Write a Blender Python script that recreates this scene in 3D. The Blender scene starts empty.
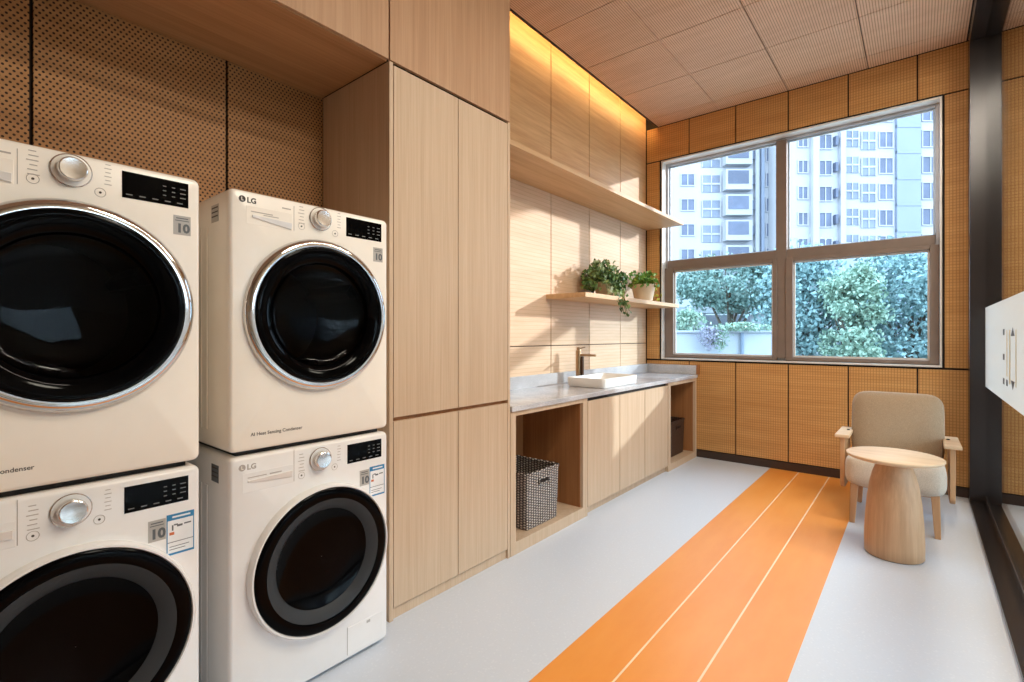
import bpy, bmesh, math, random
from mathutils import Vector, Matrix
random.seed(7)
C = bpy.context.scene.collection
PI = math.pi
def rad(a): return a * PI / 180

# ------------------------------------------------------------------ colour / material helpers
def lin(c):
    r = []
    for v in c:
        v = v / 255.0
        r.append(v / 12.92 if v <= 0.04045 else ((v + 0.055) / 1.055) ** 2.4)
    return (r[0], r[1], r[2], 1.0)

class NT:
    def __init__(s, name):
        s.m = bpy.data.materials.new(name); s.m.use_nodes = True
        s.t = s.m.node_tree; s.t.nodes.clear()
        s.out = s.n('ShaderNodeOutputMaterial')
    def n(s, kind, **kw):
        nd = s.t.nodes.new(kind)
        for k, v in kw.items(): setattr(nd, k, v)
        return nd
    def l(s, a, b): s.t.links.new(a, b)
    def inp(s, nd, key, v):
        if hasattr(v, 'is_output') or isinstance(v, bpy.types.NodeSocket): s.l(v, nd.inputs[key])
        else: nd.inputs[key].default_value = v
    def math(s, op, a, b=None, c=None):
        nd = s.n('ShaderNodeMath', operation=op)
        s.inp(nd, 0, a)
        if b is not None: s.inp(nd, 1, b)
        if c is not None: s.inp(nd, 2, c)
        return nd.outputs[0]
    def coords(s):
        tc = s.n('ShaderNodeTexCoord'); return tc.outputs['Object']
    def sep(s, v):
        nd = s.n('ShaderNodeSeparateXYZ'); s.l(v, nd.inputs[0]); return nd.outputs
    def noise(s, vec, scale=(1, 1, 1), size=1.0, detail=4.0, rough=0.55):
        mp = s.n('ShaderNodeMapping'); s.l(vec, mp.inputs['Vector']); mp.inputs['Scale'].default_value = scale
        nz = s.n('ShaderNodeTexNoise'); s.l(mp.outputs[0], nz.inputs['Vector'])
        nz.inputs['Scale'].default_value = size; nz.inputs['Detail'].default_value = detail; nz.inputs['Roughness'].default_value = rough
        return nz.outputs[0]
    def ramp(s, fac, stops):
        r = s.n('ShaderNodeValToRGB'); s.l(fac, r.inputs[0])
        e = r.color_ramp.elements
        while len(e) < len(stops): e.new(0.5)
        for i, (p, c) in enumerate(stops): e[i].position = p; e[i].color = c
        return r.outputs[0]
    def mix(s, fac, a, b, mode='MIX'):
        nd = s.n('ShaderNodeMix', data_type='RGBA', blend_type=mode)
        s.inp(nd, 0, fac); s.inp(nd, 6, a); s.inp(nd, 7, b)
        return nd.outputs[2]
    def bump(s, h, strength=0.3, dist=0.002):
        b = s.n('ShaderNodeBump'); s.l(h, b.inputs['Height'])
        b.inputs['Strength'].default_value = strength; b.inputs['Distance'].default_value = dist
        return b.outputs[0]
    def bsdf(s, col, rough=0.5, metal=0.0, spec=0.5, normal=None, **kw):
        p = s.n('ShaderNodeBsdfPrincipled')
        s.inp(p, 'Base Color', col); s.inp(p, 'Roughness', rough); s.inp(p, 'Metallic', metal)
        p.inputs['Specular IOR Level'].default_value = spec
        if normal is not None: s.l(normal, p.inputs['Normal'])
        for k, v in kw.items(): s.inp(p, k.replace('_', ' '), v)
        s.l(p.outputs[0], s.out.inputs[0]); return p

def mat(name, c, rough=0.5, metal=0.0, spec=0.5, vary=0.06, size=8.0, **kw):
    n = NT(name); co = n.coords()
    a = lin(c); nz = n.noise(co, size=size)
    lo = tuple(x * (1 - vary) for x in a[:3]) + (1,); hi = tuple(min(1, x * (1 + vary)) for x in a[:3]) + (1,)
    n.bsdf(n.ramp(nz, [(0.35, lo), (0.65, hi)]), rough, metal, spec, **kw)
    return n.m

def wood_color(n, co, c1, c2, scale):
    g = n.noise(co, scale, 1.0, 6.0, 0.6)
    g2 = n.noise(co, tuple(s * 0.22 for s in scale), 1.0, 3.0, 0.5)
    f = n.math('ADD', n.math('MULTIPLY', g, 0.6), n.math('MULTIPLY', g2, 0.4))
    return n.ramp(f, [(0.36, lin(c2)), (0.62, lin(c1))]), g

def wood(name, c1, c2, scale=(40, 40, 1.6), rough=0.5):
    n = NT(name); col, g = wood_color(n, n.coords(), c1, c2, scale)
    n.bsdf(col, rough, 0, 0.35, n.bump(g, 0.12, 0.001)); return n.m

def wood_perf(name, c1, c2, ch, scale, ua, va, pu, pv, r):
    """oak board drilled with staggered round holes"""
    n = NT(name); co = n.coords(); col, g = wood_color(n, co, c1, c2, scale); s = n.sep(co)
    v = n.math('DIVIDE', s[va], pv); row = n.math('FLOOR', v)
    u = n.math('ADD', n.math('DIVIDE', s[ua], pu), n.math('MULTIPLY', n.math('MODULO', row, 2.0), 0.5))
    du = n.math('MULTIPLY', n.math('SUBTRACT', n.math('FRACT', u), 0.5), pu)
    dv = n.math('MULTIPLY', n.math('SUBTRACT', n.math('FRACT', v), 0.5), pv)
    d = n.math('SQRT', n.math('ADD', n.math('MULTIPLY', du, du), n.math('MULTIPLY', dv, dv)))
    mr = n.n('ShaderNodeMapRange', interpolation_type='SMOOTHSTEP'); n.l(d, mr.inputs[0])
    mr.inputs[1].default_value = r * 1.15; mr.inputs[2].default_value = r * 0.8; mr.inputs[3].default_value = 0; mr.inputs[4].default_value = 1
    c = n.mix(mr.outputs[0], col, lin(ch))
    n.bsdf(c, 0.55, 0, 0.3, n.bump(n.math('SUBTRACT', 1.0, mr.outputs[0]), 0.4, 0.003)); return n.m

def line_mask(n, s, pitch, width):
    f = n.math('ABSOLUTE', n.math('SUBTRACT', n.math('FRACT', n.math('DIVIDE', s, pitch)), 0.5))
    mr = n.n('ShaderNodeMapRange', interpolation_type='SMOOTHSTEP'); n.l(f, mr.inputs[0])
    mr.inputs[1].default_value = 0.5 - width * 0.6; mr.inputs[2].default_value = 0.5 - width * 0.25; mr.inputs[3].default_value = 0; mr.inputs[4].default_value = 1
    return mr.outputs[0]

def wood_lines(name, c1, c2, cl, scale, lines, bump=0.4):
    """oak board with machined grooves; lines = [(axis, pitch, width fraction, amount)]"""
    n = NT(name); co = n.coords(); col, g = wood_color(n, co, c1, c2, scale); s = n.sep(co); tot = None
    for (ax, pitch, w, amt) in lines:
        k = n.math('MULTIPLY', line_mask(n, s[ax], pitch, w), amt)
        tot = k if tot is None else n.math('MAXIMUM', tot, k)
    n.bsdf(n.mix(tot, col, lin(cl)), 0.55, 0, 0.3, n.bump(n.math('SUBTRACT', 1.0, tot), bump, 0.003)); return n.m

def glass(name, tint, refl=1.0, rough=0.0):
    n = NT(name)
    tr = n.n('ShaderNodeBsdfTransparent'); tr.inputs[0].default_value = tint
    gl = n.n('ShaderNodeBsdfGlossy'); gl.inputs['Roughness'].default_value = rough
    lw = n.n('ShaderNodeLayerWeight'); lw.inputs[0].default_value = 0.5
    fr = n.math('ADD', 0.02, n.math('MULTIPLY', n.math('POWER', lw.outputs['Facing'], 5.0), 0.9))
    mx = n.n('ShaderNodeMixShader'); n.l(n.math('MULTIPLY', fr, refl), mx.inputs[0]); n.l(tr.outputs[0], mx.inputs[1]); n.l(gl.outputs[0], mx.inputs[2])
    n.l(mx.outputs[0], n.out.inputs[0]); return n.m

M = {}
M['oak'] = wood('light_oak_vertical_grain', (205, 180, 153), (190, 162, 133), (110, 110, 2.2))
M['oak_shade'] = wood('oak_shade_tone', (166, 114, 70), (144, 96, 56), (90, 90, 2.0))  # oak darkened so its colour carries the shade inside the open cabinets
M['oak_soffit'] = wood('oak_soffit', (184, 138, 96), (164, 118, 78), (90, 2.0, 90))
M['oak_h'] = wood('oak_horizontal_grain', (212, 172, 126), (186, 144, 100), (6, 2.2, 40))
M['oak_shelf'] = wood('oak_shelf', (208, 172, 130), (186, 148, 106), (30, 1.6, 30))
M['oak_bulk'] = wood('oak_bulkhead', (190, 152, 118), (172, 132, 98), (110, 110, 2.2))
M['perf'] = wood_perf('perforated_oak', (184, 136, 88), (160, 114, 70), (48, 26, 14), (4, 2, 26), 1, 2, 0.0178, 0.0132, 0.0040)
M['oak_grid'] = wood_lines('oak_micro_perforated', (214, 164, 104), (195, 143, 84), (128, 80, 36), (2.2, 6, 26), [(0, 0.0200, 0.26, 0.55), (2, 0.0230, 0.22, 0.45)], 0.25)
M['oak_rib'] = wood_lines('oak_ribbed_horizontal', (218, 188, 158), (204, 172, 140), (166, 128, 96), (8, 2.5, 24), [(2, 0.030, 0.18, 0.30)], 0.5)
M['ceil'] = wood_lines('oak_ribbed_ceiling', (234, 198, 167), (219, 181, 149), (150, 111, 85), (3, 14, 20), [(0, 0.0165, 0.40, 0.65)], 0.4)
M['gap'] = mat('dark_gap', (38, 24, 16), 0.8)
M['black_gap'] = mat('black_reveal', (16, 13, 12), 0.8)
M['trim_dark'] = mat('dark_brown_trim', (58, 40, 30), 0.5)
M['steel'] = mat('dark_bronze_aluminium', (40, 35, 34), 0.24, 0.0, 0.6, 0.01)
M['taupe'] = mat('taupe_window_aluminium', (128, 112, 102), 0.45, 0.1)
M['greyalu'] = mat('grey_window_aluminium', (186, 187, 192), 0.4, 0.1)
M['lining'] = mat('pale_aluminium_lining', (232, 228, 224), 0.35, 0.1)
M['cream'] = mat('warm_white_enamel', (246, 239, 228), 0.25, 0, 0.5, 0.015)
M['white'] = mat('white_enamel', (236, 234, 232), 0.25, 0, 0.5, 0.015)
M['chrome'] = mat('chrome', (214, 212, 210), 0.08, 1.0, 0.5, 0.02)
M['silver'] = mat('brushed_silver', (222, 218, 214), 0.2, 1.0, 0.5, 0.1, 3)
M['blackglass'] = mat('black_glass', (4, 4, 5), 0.08, 0, 0.06)
M['greyring'] = mat('smoked_grey_ring', (54, 56, 58), 0.5, 0, 0.2)
M['drum'] = mat('drum_steel', (70, 70, 72), 0.35, 0.9)
M['darkglass'] = glass('smoked_door_glass', (0.16, 0.16, 0.17, 1), 0.4)
M['grey_print'] = mat('grey_print', (176, 168, 160), 0.6)
M['dark_print'] = mat('dark_print', (70, 62, 56), 0.6)
M['pale_print'] = mat('pale_display_print', (120, 120, 120), 0.6)
M['silver_label'] = mat('silver_label', (176, 172, 166), 0.4)
M['paper'] = mat('label_paper', (236, 238, 240), 0.6)
M['label_blue'] = mat('label_blue', (46, 128, 178), 0.5)
M['label_red'] = mat('label_orange', (205, 110, 62), 0.5)
M['label_dark'] = mat('label_dark', (92, 96, 100), 0.5)
M['rubber'] = mat('black_rubber', (22, 20, 20), 0.7)
M['stone'] = None
M['porcelain'] = mat('white_porcelain', (240, 238, 234), 0.15, 0, 0.5, 0.01)
M['bronze'] = mat('brushed_bronze', (176, 146, 114), 0.28, 0.9)
M['bronze_dark'] = mat('dark_bronze', (70, 46, 28), 0.35, 0.7)
M['pot'] = mat('beige_ceramic', (206, 186, 160), 0.6, 0, 0.4, 0.05, 14)
M['soil'] = mat('soil', (60, 44, 32), 0.9, vary=0.3, size=40)
M['stem'] = mat('stem', (92, 104, 56), 0.7)
M['table'] = wood('table_oak', (204, 165, 128), (182, 143, 106), (60, 60, 2.2))
M['table_top'] = wood('table_top_oak', (226, 198, 164), (206, 174, 138), (3, 26, 26))
M['chairwood'] = wood('chair_oak', (202, 160, 120), (180, 136, 96), (34, 34, 2.0))
M['gold'] = mat('gold_vinyl', (206, 184, 128), 0.5)
M['bark'] = mat('bark', (86, 78, 68), 0.9, vary=0.3, size=14)
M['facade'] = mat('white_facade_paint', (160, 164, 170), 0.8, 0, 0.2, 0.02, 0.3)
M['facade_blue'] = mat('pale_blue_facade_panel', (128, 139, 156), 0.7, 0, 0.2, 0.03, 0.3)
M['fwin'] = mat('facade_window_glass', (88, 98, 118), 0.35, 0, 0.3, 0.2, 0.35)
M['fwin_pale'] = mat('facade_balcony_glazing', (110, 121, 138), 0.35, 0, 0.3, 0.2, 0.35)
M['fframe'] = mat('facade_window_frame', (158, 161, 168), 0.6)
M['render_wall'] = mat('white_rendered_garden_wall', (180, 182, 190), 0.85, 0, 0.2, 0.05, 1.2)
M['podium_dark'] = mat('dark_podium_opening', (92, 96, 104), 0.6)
M['ground_out'] = mat('outside_paving', (150, 154, 150), 0.9)
M['plaster'] = mat('corridor_plaster', (196, 180, 162), 0.8)

def leaf_mat(name, a, b, c):
    n = NT(name); co = n.coords(); f = n.noise(co, size=9.0, detail=3)
    col = n.ramp(f, [(0.3, lin(a)), (0.5, lin(b)), (0.72, lin(c))])
    n.bsdf(col, 0.5, 0, 0.35, Subsurface_Weight=0.0); return n.m
M['ivy'] = leaf_mat('ivy_leaf', (44, 72, 34), (86, 118, 60), (168, 190, 128))
M['ivy_pale'] = leaf_mat('variegated_ivy_leaf', (116, 142, 96), (176, 194, 158), (220, 226, 204))
M['fern'] = leaf_mat('bright_green_leaf', (56, 96, 34), (96, 140, 52), (150, 178, 74))
M['lime'] = leaf_mat('lime_leaf', (120, 150, 44), (170, 180, 70), (206, 196, 96))
M['tree_a'] = leaf_mat('hazed_evergreen_leaf', (94, 122, 118), (120, 146, 138), (156, 178, 168))  # tree leaf colours paled and blued to carry the outdoor haze
M['tree_b'] = leaf_mat('hazed_blue_leaf', (106, 136, 140), (130, 158, 158), (164, 186, 184))
M['tree_c'] = leaf_mat('hazed_green_leaf', (116, 144, 130), (144, 168, 148), (176, 194, 172))
M['lav'] = leaf_mat('lavender_blossom', (126, 124, 142), (164, 160, 178), (196, 192, 206))

def build_stone():
    n = NT('grey_speckled_quartz'); co = n.coords()
    a = n.noise(co, (1, 1, 1), 3.0, 4); b = n.noise(co, (1, 1, 1), 140.0, 2)
    f = n.math('ADD', n.math('MULTIPLY', a, 0.5), n.math('MULTIPLY', b, 0.5))
    n.bsdf(n.ramp(f, [(0.36, lin((160, 160, 164))), (0.52, lin((196, 196, 200))), (0.66, lin((222, 221, 222)))]), 0.18, 0, 0.5); return n.m
M['stone'] = build_stone()
def build_floor():
    n = NT('pale_grey_terrazzo'); co = n.coords()
    v = n.n('ShaderNodeTexVoronoi'); n.l(co, v.inputs['Vector']); v.inputs['Scale'].default_value = 55
    chips = n.ramp(v.outputs['Distance'], [(0.08, lin((219, 225, 233))), (0.3, lin((207, 214, 224)))])
    f = n.noise(co, size=90, detail=2); big = n.noise(co, size=1.6, detail=3)
    c = n.mix(n.math('MULTIPLY', f, 0.5), chips, lin((193, 200, 211)))
    c = n.mix(n.math('MULTIPLY', big, 0.25), c, lin((211, 217, 226)))
    n.bsdf(c, 0.38, 0, 0.4); return n.m
M['floor'] = build_floor()
def build_orange():
    n = NT('orange_resin_band'); co = n.coords(); f = n.noise(co, (3, 0.8, 1), 2.0, 4)
    n.bsdf(n.ramp(f, [(0.3, lin((229, 144, 60))), (0.7, lin((236, 157, 76)))]), 0.36, 0, 0.4); return n.m
M['orange'] = build_orange()
M['floorline'] = mat('pale_inlay_line', (244, 214, 178), 0.45)
def build_wicker(name, a, b):
    n = NT(name); co = n.coords(); s = n.sep(co)
    u = n.math('ADD', s[1], s[0])
    col_i = n.math('FLOOR', n.math('DIVIDE', u, 0.024)); 
    zz = n.math('ADD', n.math('DIVIDE', s[2], 0.016), n.math('MULTIPLY', n.math('MODULO', col_i, 2.0), 0.5))
    h = n.math('ABSOLUTE', n.math('SINE', n.math('MULTIPLY', zz, PI)))
    w = n.math('ABSOLUTE', n.math('SINE', n.math('MULTIPLY', n.math('DIVIDE', u, 0.024), PI)))
    hh = n.math('MULTIPLY', h, w); nz = n.noise(co, size=60, detail=2)
    f = n.math('ADD', n.math('MULTIPLY', hh, 0.75), n.math('MULTIPLY', nz, 0.3))
    n.bsdf(n.ramp(f, [(0.25, lin(a)), (0.8, lin(b))]), 0.4, 0, 0.5, n.bump(hh, 0.9, 0.006)); return n.m
M['wicker'] = build_wicker('brown_wicker_sheen', (46, 34, 28), (206, 194, 184))  # pale end of the weave colour stands for sun sheen on dark wicker
M['wicker_dark'] = build_wicker('dark_brown_wicker', (34, 20, 14), (92, 62, 46))
def build_fabric(name, a, b):
    n = NT(name); co = n.coords(); f = n.noise(co, (260, 40, 260), 1.0, 2); g = n.noise(co, (1, 1, 1), 240, 2)
    k = n.math('ADD', n.math('MULTIPLY', f, 0.5), n.math('MULTIPLY', g, 0.5))
    n.bsdf(n.ramp(k, [(0.35, lin(a)), (0.65, lin(b))]), 0.9, 0, 0.15, n.bump(g, 0.35, 0.002), Sheen_Weight=0.25); return n.m
M['fabric'] = build_fabric('beige_woven_fabric', (144, 124, 101), (173, 152, 127))
M['fabric_seat'] = build_fabric('pale_beige_woven_fabric', (184, 170, 152), (208, 195, 179))
def build_band():
    n = NT('frosted_white_vinyl')
    d = n.n('ShaderNodeBsdfDiffuse'); d.inputs[0].default_value = lin((244, 244, 240))
    tl = n.n('ShaderNodeBsdfTranslucent'); tl.inputs[0].default_value = lin((240, 240, 236))
    tr = n.n('ShaderNodeBsdfTransparent'); tr.inputs[0].default_value = (1, 1, 1, 1)
    a = n.n('ShaderNodeMixShader'); a.inputs[0].default_value = 0.45; n.l(d.outputs[0], a.inputs[1]); n.l(tl.outputs[0], a.inputs[2])
    b = n.n('ShaderNodeMixShader'); b.inputs[0].default_value = 0.28; n.l(a.outputs[0], b.inputs[1]); n.l(tr.outputs[0], b.inputs[2])
    n.l(b.outputs[0], n.out.inputs[0]); return n.m
M['band'] = build_band()
def emit(name, c, s):
    n = NT(name); e = n.n('ShaderNodeEmission'); e.inputs[0].default_value = lin(c); e.inputs[1].default_value = s
    n.l(e.outputs[0], n.out.inputs[0]); return n.m
M['led'] = emit('warm_led', (255, 208, 138), 52.0)
M['pane'] = glass('window_pane_glass', (0.90, 0.955, 1.0, 1), 0.8)
M['pane_low'] = glass('window_sash_glass', (0.82, 0.935, 1.0, 1), 0.8)
M['clear'] = glass('partition_glass', (0.94, 0.97, 0.96, 1), 1.0)

# ------------------------------------------------------------------ mesh builder
class MB:
    def __init__(s): s.v = []; s.f = []; s.mi = []
    def add(s, vs, fs, mi=0):
        o = len(s.v); s.v += [tuple(v) for v in vs]
        for f in fs: s.f.append(tuple(i + o for i in f)); s.mi.append(mi)
        return s
    def box(s, x0, x1, y0, y1, z0, z1, mi=0):
        v = [(x0, y0, z0), (x1, y0, z0), (x1, y1, z0), (x0, y1, z0), (x0, y0, z1), (x1, y0, z1), (x1, y1, z1), (x0, y1, z1)]
        return s.add(v, [(0, 3, 2, 1), (4, 5, 6, 7), (0, 1, 5, 4), (1, 2, 6, 5), (2, 3, 7, 6), (3, 0, 4, 7)], mi)
    def hexa(s, bottom, top, mi=0):
        return s.add(list(bottom) + list(top), [(0, 3, 2, 1), (4, 5, 6, 7), (0, 1, 5, 4), (1, 2, 6, 5), (2, 3, 7, 6), (3, 0, 4, 7)], mi)
    def loft(s, loops, cap0=False, cap1=False, mi=0):
        n = len(loops[0]); vs = [p for l in loops for p in l]; fs = []
        for i in range(len(loops) - 1):
            for j in range(n):
                k = (j + 1) % n
                fs.append((i * n + j, i * n + k, (i + 1) * n + k, (i + 1) * n + j))
        if cap0: fs.append(tuple(reversed(range(n))))
        if cap1: fs.append(tuple((len(loops) - 1) * n + j for j in range(n)))
        return s.add(vs, fs, mi)
    def lathe(s, prof, c, axis='z', seg=48, cap0=False, cap1=False, sx=1.0, sy=1.0, mi=0):
        """prof: list of (r, h) along the axis"""
        loops = []
        for r, h in prof:
            l = []
            for k in range(seg):
                a = 2 * PI * k / seg; u, w = r * math.cos(a) * sx, r * math.sin(a) * sy
                if axis == 'z': l.append((c[0] + u, c[1] + w, c[2] + h))
                elif axis == 'x': l.append((c[0] + h, c[1] + u, c[2] + w))
                else: l.append((c[0] + w, c[1] + h, c[2] + u))
            loops.append(l)
        return s.loft(loops, cap0, cap1, mi)
    def tube(s, pts, r, seg=8, mi=0):
        pts = [Vector(p) for p in pts]; rs = r if isinstance(r, (list, tuple)) else [r] * len(pts); loops = []
        up = Vector((0.13, 0.21, 0.97)).normalized()
        for i, p in enumerate(pts):
            d = (pts[min(i + 1, len(pts) - 1)] - pts[max(i - 1, 0)]).normalized()
            a = d.cross(up)
            if a.length < 0.05: a = d.cross(Vector((1, 0, 0)))
            a.normalize(); b = d.cross(a).normalized()
            loops.append([p + (a * math.cos(2 * PI * k / seg) + b * math.sin(2 * PI * k / seg)) * rs[i] for k in range(seg)])
        return s.loft(loops, True, True, mi)
    def build(s, name, mats, parent=None, smooth=False, bevel=0.0, seg=2, loc=None, rot=None, angle=35):
        me = bpy.data.meshes.new(name); me.from_pydata([tuple(v) for v in s.v], [], s.f); me.validate()
        bm = bmesh.new(); bm.from_mesh(me); bmesh.ops.recalc_face_normals(bm, faces=bm.faces); bm.to_mesh(me); bm.free()
        if not isinstance(mats, (list, tuple)): mats = [mats]
        for m in mats: me.materials.append(m)
        if len(mats) > 1 and len(me.polygons) == len(s.mi): me.polygons.foreach_set('material_index', s.mi)
        if smooth:
            me.polygons.foreach_set('use_smooth', [True] * len(me.polygons)); me.set_sharp_from_angle(angle=rad(angle))
        o = bpy.data.objects.new(name, me); C.objects.link(o)
        if parent is not None: o.parent = parent
        if loc is not None: o.location = loc
        if rot is not None: o.rotation_euler = rot
        if bevel > 0:
            b = o.modifiers.new('bevel', 'BEVEL'); b.width = bevel; b.segments = seg; b.limit_method = 'ANGLE'; b.angle_limit = rad(40)
            b.harden_normals = False
        return o

def box(name, m, x0, x1, y0, y1, z0, z1, parent=None, bevel=0.0, seg=2):
    return MB().box(x0, x1, y0, y1, z0, z1).build(name, m, parent, bevel=bevel, seg=seg)
def tag(o, label, cat, group=None, kind=None):
    if label: o['label'] = label
    if cat: o['category'] = cat
    if group: o['group'] = group
    if kind: o['kind'] = kind
    return o
def thing(name, label, cat, loc=(0, 0, 0), rz=0.0, group=None):
    o = bpy.data.objects.new(name, None); C.objects.link(o); o.location = loc; o.rotation_euler = (0, 0, rz)
    o.empty_display_size = 0.1
    return tag(o, label, cat, group)
def struct(o, label=None, cat=None):
    o['kind'] = 'structure'
    if label: o['label'] = label
    if cat: o['category'] = cat
    return o
def copy_tree(o, parent=None):
    c = o.copy(); C.objects.link(c)
    if parent is not None: c.parent = parent
    for ch in list(o.children): copy_tree(ch, c)
    return c
def text_part(name, body, size, m, parent, loc, rot, depth=0.0006, align='LEFT', sx=1.0, bold=0.0):
    cu = bpy.data.curves.new(name, 'FONT'); cu.body = body; cu.size = size; cu.extrude = depth; cu.align_x = align; cu.resolution_u = 3; cu.offset = size * bold
    t = bpy.data.objects.new('tmp', cu); C.objects.link(t)
    dg = bpy.context.evaluated_depsgraph_get(); me = bpy.data.meshes.new_from_object(t.evaluated_get(dg))
    bpy.data.objects.remove(t); bpy.data.curves.remove(cu)
    me.name = name; me.materials.clear(); me.materials.append(m)
    o = bpy.data.objects.new(name, me); C.objects.link(o); o.parent = parent; o.location = loc; o.rotation_euler = rot; o.scale = (sx, 1, 1)
    return o

# ------------------------------------------------------------------ room dimensions (metres; camera stands at x=y=0)
XW, XC, YB, ZC = -2.32, -1.77, 5.15, 3.50          # left wall, cabinet fronts, window wall, ceiling
XG0, XG, XG1 = 0.285, 0.375, 0.462                 # glass partition: inner face, pane, outer face
XR, Y0 = 2.6, -2.6                                  # corridor wall, wall behind the camera

# floor : grey terrazzo with an orange band of three strips
fl = MB(); xs = [(-2.5, -1.083, 0), (-1.083, -0.853, 1), (-0.853, -0.845, 2), (-0.845, -0.617, 1), (-0.617, -0.609, 2), (-0.609, -0.366, 1), (-0.366, XR + 0.1, 0)]
for a, b, mi in xs: fl.add([(a, Y0, 0), (b, Y0, 0), (b, YB + 0.1, 0), (a, YB + 0.1, 0)], [(0, 1, 2, 3)], mi)
struct(fl.build('floor', [M['floor'], M['orange'], M['floorline']]))
struct(box('floor', M['floor'], -2.6, XR + 0.2, Y0 - 0.1, YB + 0.25, -0.2, -0.004))

# left wall: backing, perforated boards in the washer alcove, ribbed boards over the worktop, plain boards above the shelf
mb = MB().box(XW - 0.25, XW - 0.014, Y0, YB + 0.25, 0, 3.95, 0)
seams = [-2.19, -1.575, -0.962, -0.349, 0.264, 0.877, 1.49, 2.115, 2.72, 3.325, 3.93, 4.535, 5.143]
for a, b in zip(seams[:-1], seams[1:]):
    g = 0.005
    if b < 1.6: mb.box(XW - 0.014, XW, a + g, b - g, 0.0, 2.45, 1)
    else:
        if b > 2.2:
            g2 = 0.0045
            mb.box(XW - 0.014, XW, a + g2, b - g2, 0.0, 1.158, 2); mb.box(XW - 0.014, XW, a + g2, b - g2, 1.165, 2.413, 2)
            mb.box(XW - 0.014, XW, a + g2, b - g2, 2.416, 3.70, 3)
struct(mb.build('wall_left', [M['gap'], M['perf'], M['oak_rib'], M['oak_h']], bevel=0.0008, seg=1))

# window wall
WX0, WX1, WZ0, WZ1 = -2.157, 0.142, 0.988, 3.130
def wall_back():
    mb = MB()
    T = YB + 0.25
    mb.box(XW - 0.02, WX0, YB + 0.014, T, 0, 3.95, 0); mb.box(WX1, XR, YB + 0.014, T, 0, 3.95, 0)
    mb.box(WX0, WX1, YB + 0.014, T, 0, WZ0, 0); mb.box(WX0, WX1, YB + 0.014, T, WZ1, 3.95, 0)
    cols = [-2.318, -1.85, -1.393, -0.935, -0.475, -0.012, 0.45, 0.91, 1.37, 1.83, 2.29, 2.6]
    g = 0.005
    def panel(a, b, z0, z1): mb.box(a + g, b - g, YB, YB + 0.014, z0 + g, z1 - g, 1)
    for a, b in zip(cols[:-1], cols[1:]):
        panel(a, b, 0.075, WZ0 - 0.008 if a < 0.1 else WZ0 - 0.008); panel(a, b, WZ1 + 0.002, 3.50)
        if a > 0.1:
            panel(a, b, WZ0 - 0.002, WZ1)
    panel(-2.318, WX0 - 0.008, WZ0 + 0.0, WZ1 - 0.002); panel(WX1 + 0.006, 0.45, WZ0 - 0.002, WZ1)
    return mb.build('wall_back', [M['gap'], M['oak_grid']], bevel=0.001, seg=1)
struct(wall_back())
struct(box('baseboard_back', M['trim_dark'], XC - 0.0, XR, YB - 0.006, YB + 0.013, 0.0, 0.072, bevel=0.001))

# ceiling of ribbed boards, with an open cove slot along the left wall
mb = MB().box(-2.185, XR, Y0, YB, ZC + 0.014, ZC + 0.05, 0)
cx = [-2.183, -1.535, -0.935, -0.335, 0.280]; cy = [-2.6, -1.94, -1.32, -0.70, -0.08, 0.54, 1.16, 1.78, 2.40, 3.02, 3.64, 4.28, 4.92, 5.148]
for a, b in zip(cx[:-1], cx[1:]):
    for c, d in zip(cy[:-1], cy[1:]): mb.box(a + 0.003, b - 0.003, c + 0.0035, d - 0.0035, ZC, ZC + 0.014, 1)
for c, d in zip(cy[:-1], cy[1:]): mb.box(0.47, XR, c + 0.0025, d - 0.0025, ZC, ZC + 0.014, 1)
struct(mb.build('ceiling', [M['gap'], M['ceil']]))
struct(box('trim_1', M['trim_dark'], -2.197, -2.186, 2.15, YB - 0.002, ZC - 0.006, ZC + 0.05, bevel=0.001))
struct(box('ceiling', M['plaster'], XW - 0.25, XR + 0.2, Y0 - 0.1, YB + 0.3, 3.96, 4.16))
struct(MB().box(XR, XR + 0.2, Y0 - 0.1, 0.8, 0, 3.96).box(XR, XR + 0.2, 4.7, YB + 0.25, 0, 3.96).box(XR, XR + 0.2, 0.8, 4.7, 2.1, 3.96).box(XR, XR + 0.2, 0.8, 4.7, 0, 0.12).build('wall_right', M['plaster']))
wg = bpy.data.objects.new('added_fill_window', None); C.objects.link(wg); struct(wg)  # unseen window row added so cool daylight fills in from the right
for a, b in ((0.8, 2.1), (2.1, 3.4), (3.4, 4.7)):
    mb = MB().box(XR + 0.06, XR + 0.12, a, a + 0.04, 0.12, 2.1).box(XR + 0.06, XR + 0.12, b - 0.04, b, 0.12, 2.1).box(XR + 0.06, XR + 0.12, a + 0.04, b - 0.04, 0.12, 0.17).box(XR + 0.06, XR + 0.12, a + 0.04, b - 0.04, 2.05, 2.1)
    mb.build('window_frame', M['taupe'], wg)
    MB().box(XR + 0.088, XR + 0.094, a + 0.04, b - 0.04, 0.17, 2.05).build('pane', M['pane'], wg)
struct(box('wall_sun_block', M['render_wall'], XR + 0.2, 7.6, YB, YB + 0.25, -0.9, 4.3))  # unseen wall added to keep the sun out of the corridor opening
struct(box('wall_rear', M['plaster'], XW - 0.25, XR, Y0 - 0.2, Y0, 0, 3.96))

# warm strip light laid along the cove, shining onto the left wall
led = thing('led_strip', 'warm glowing strip light hidden in the ceiling slot above the wooden wall', 'light', (-2.165, 3.65, ZC + 0.056))
box('channel', M['steel'], -0.02, 0.02, -1.45, 1.45, 0, 0.012, led)
MB().box(-0.034, -0.0205, -1.44, 1.44, 0.002, 0.012).build('diffuser', M['led'], led)

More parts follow.
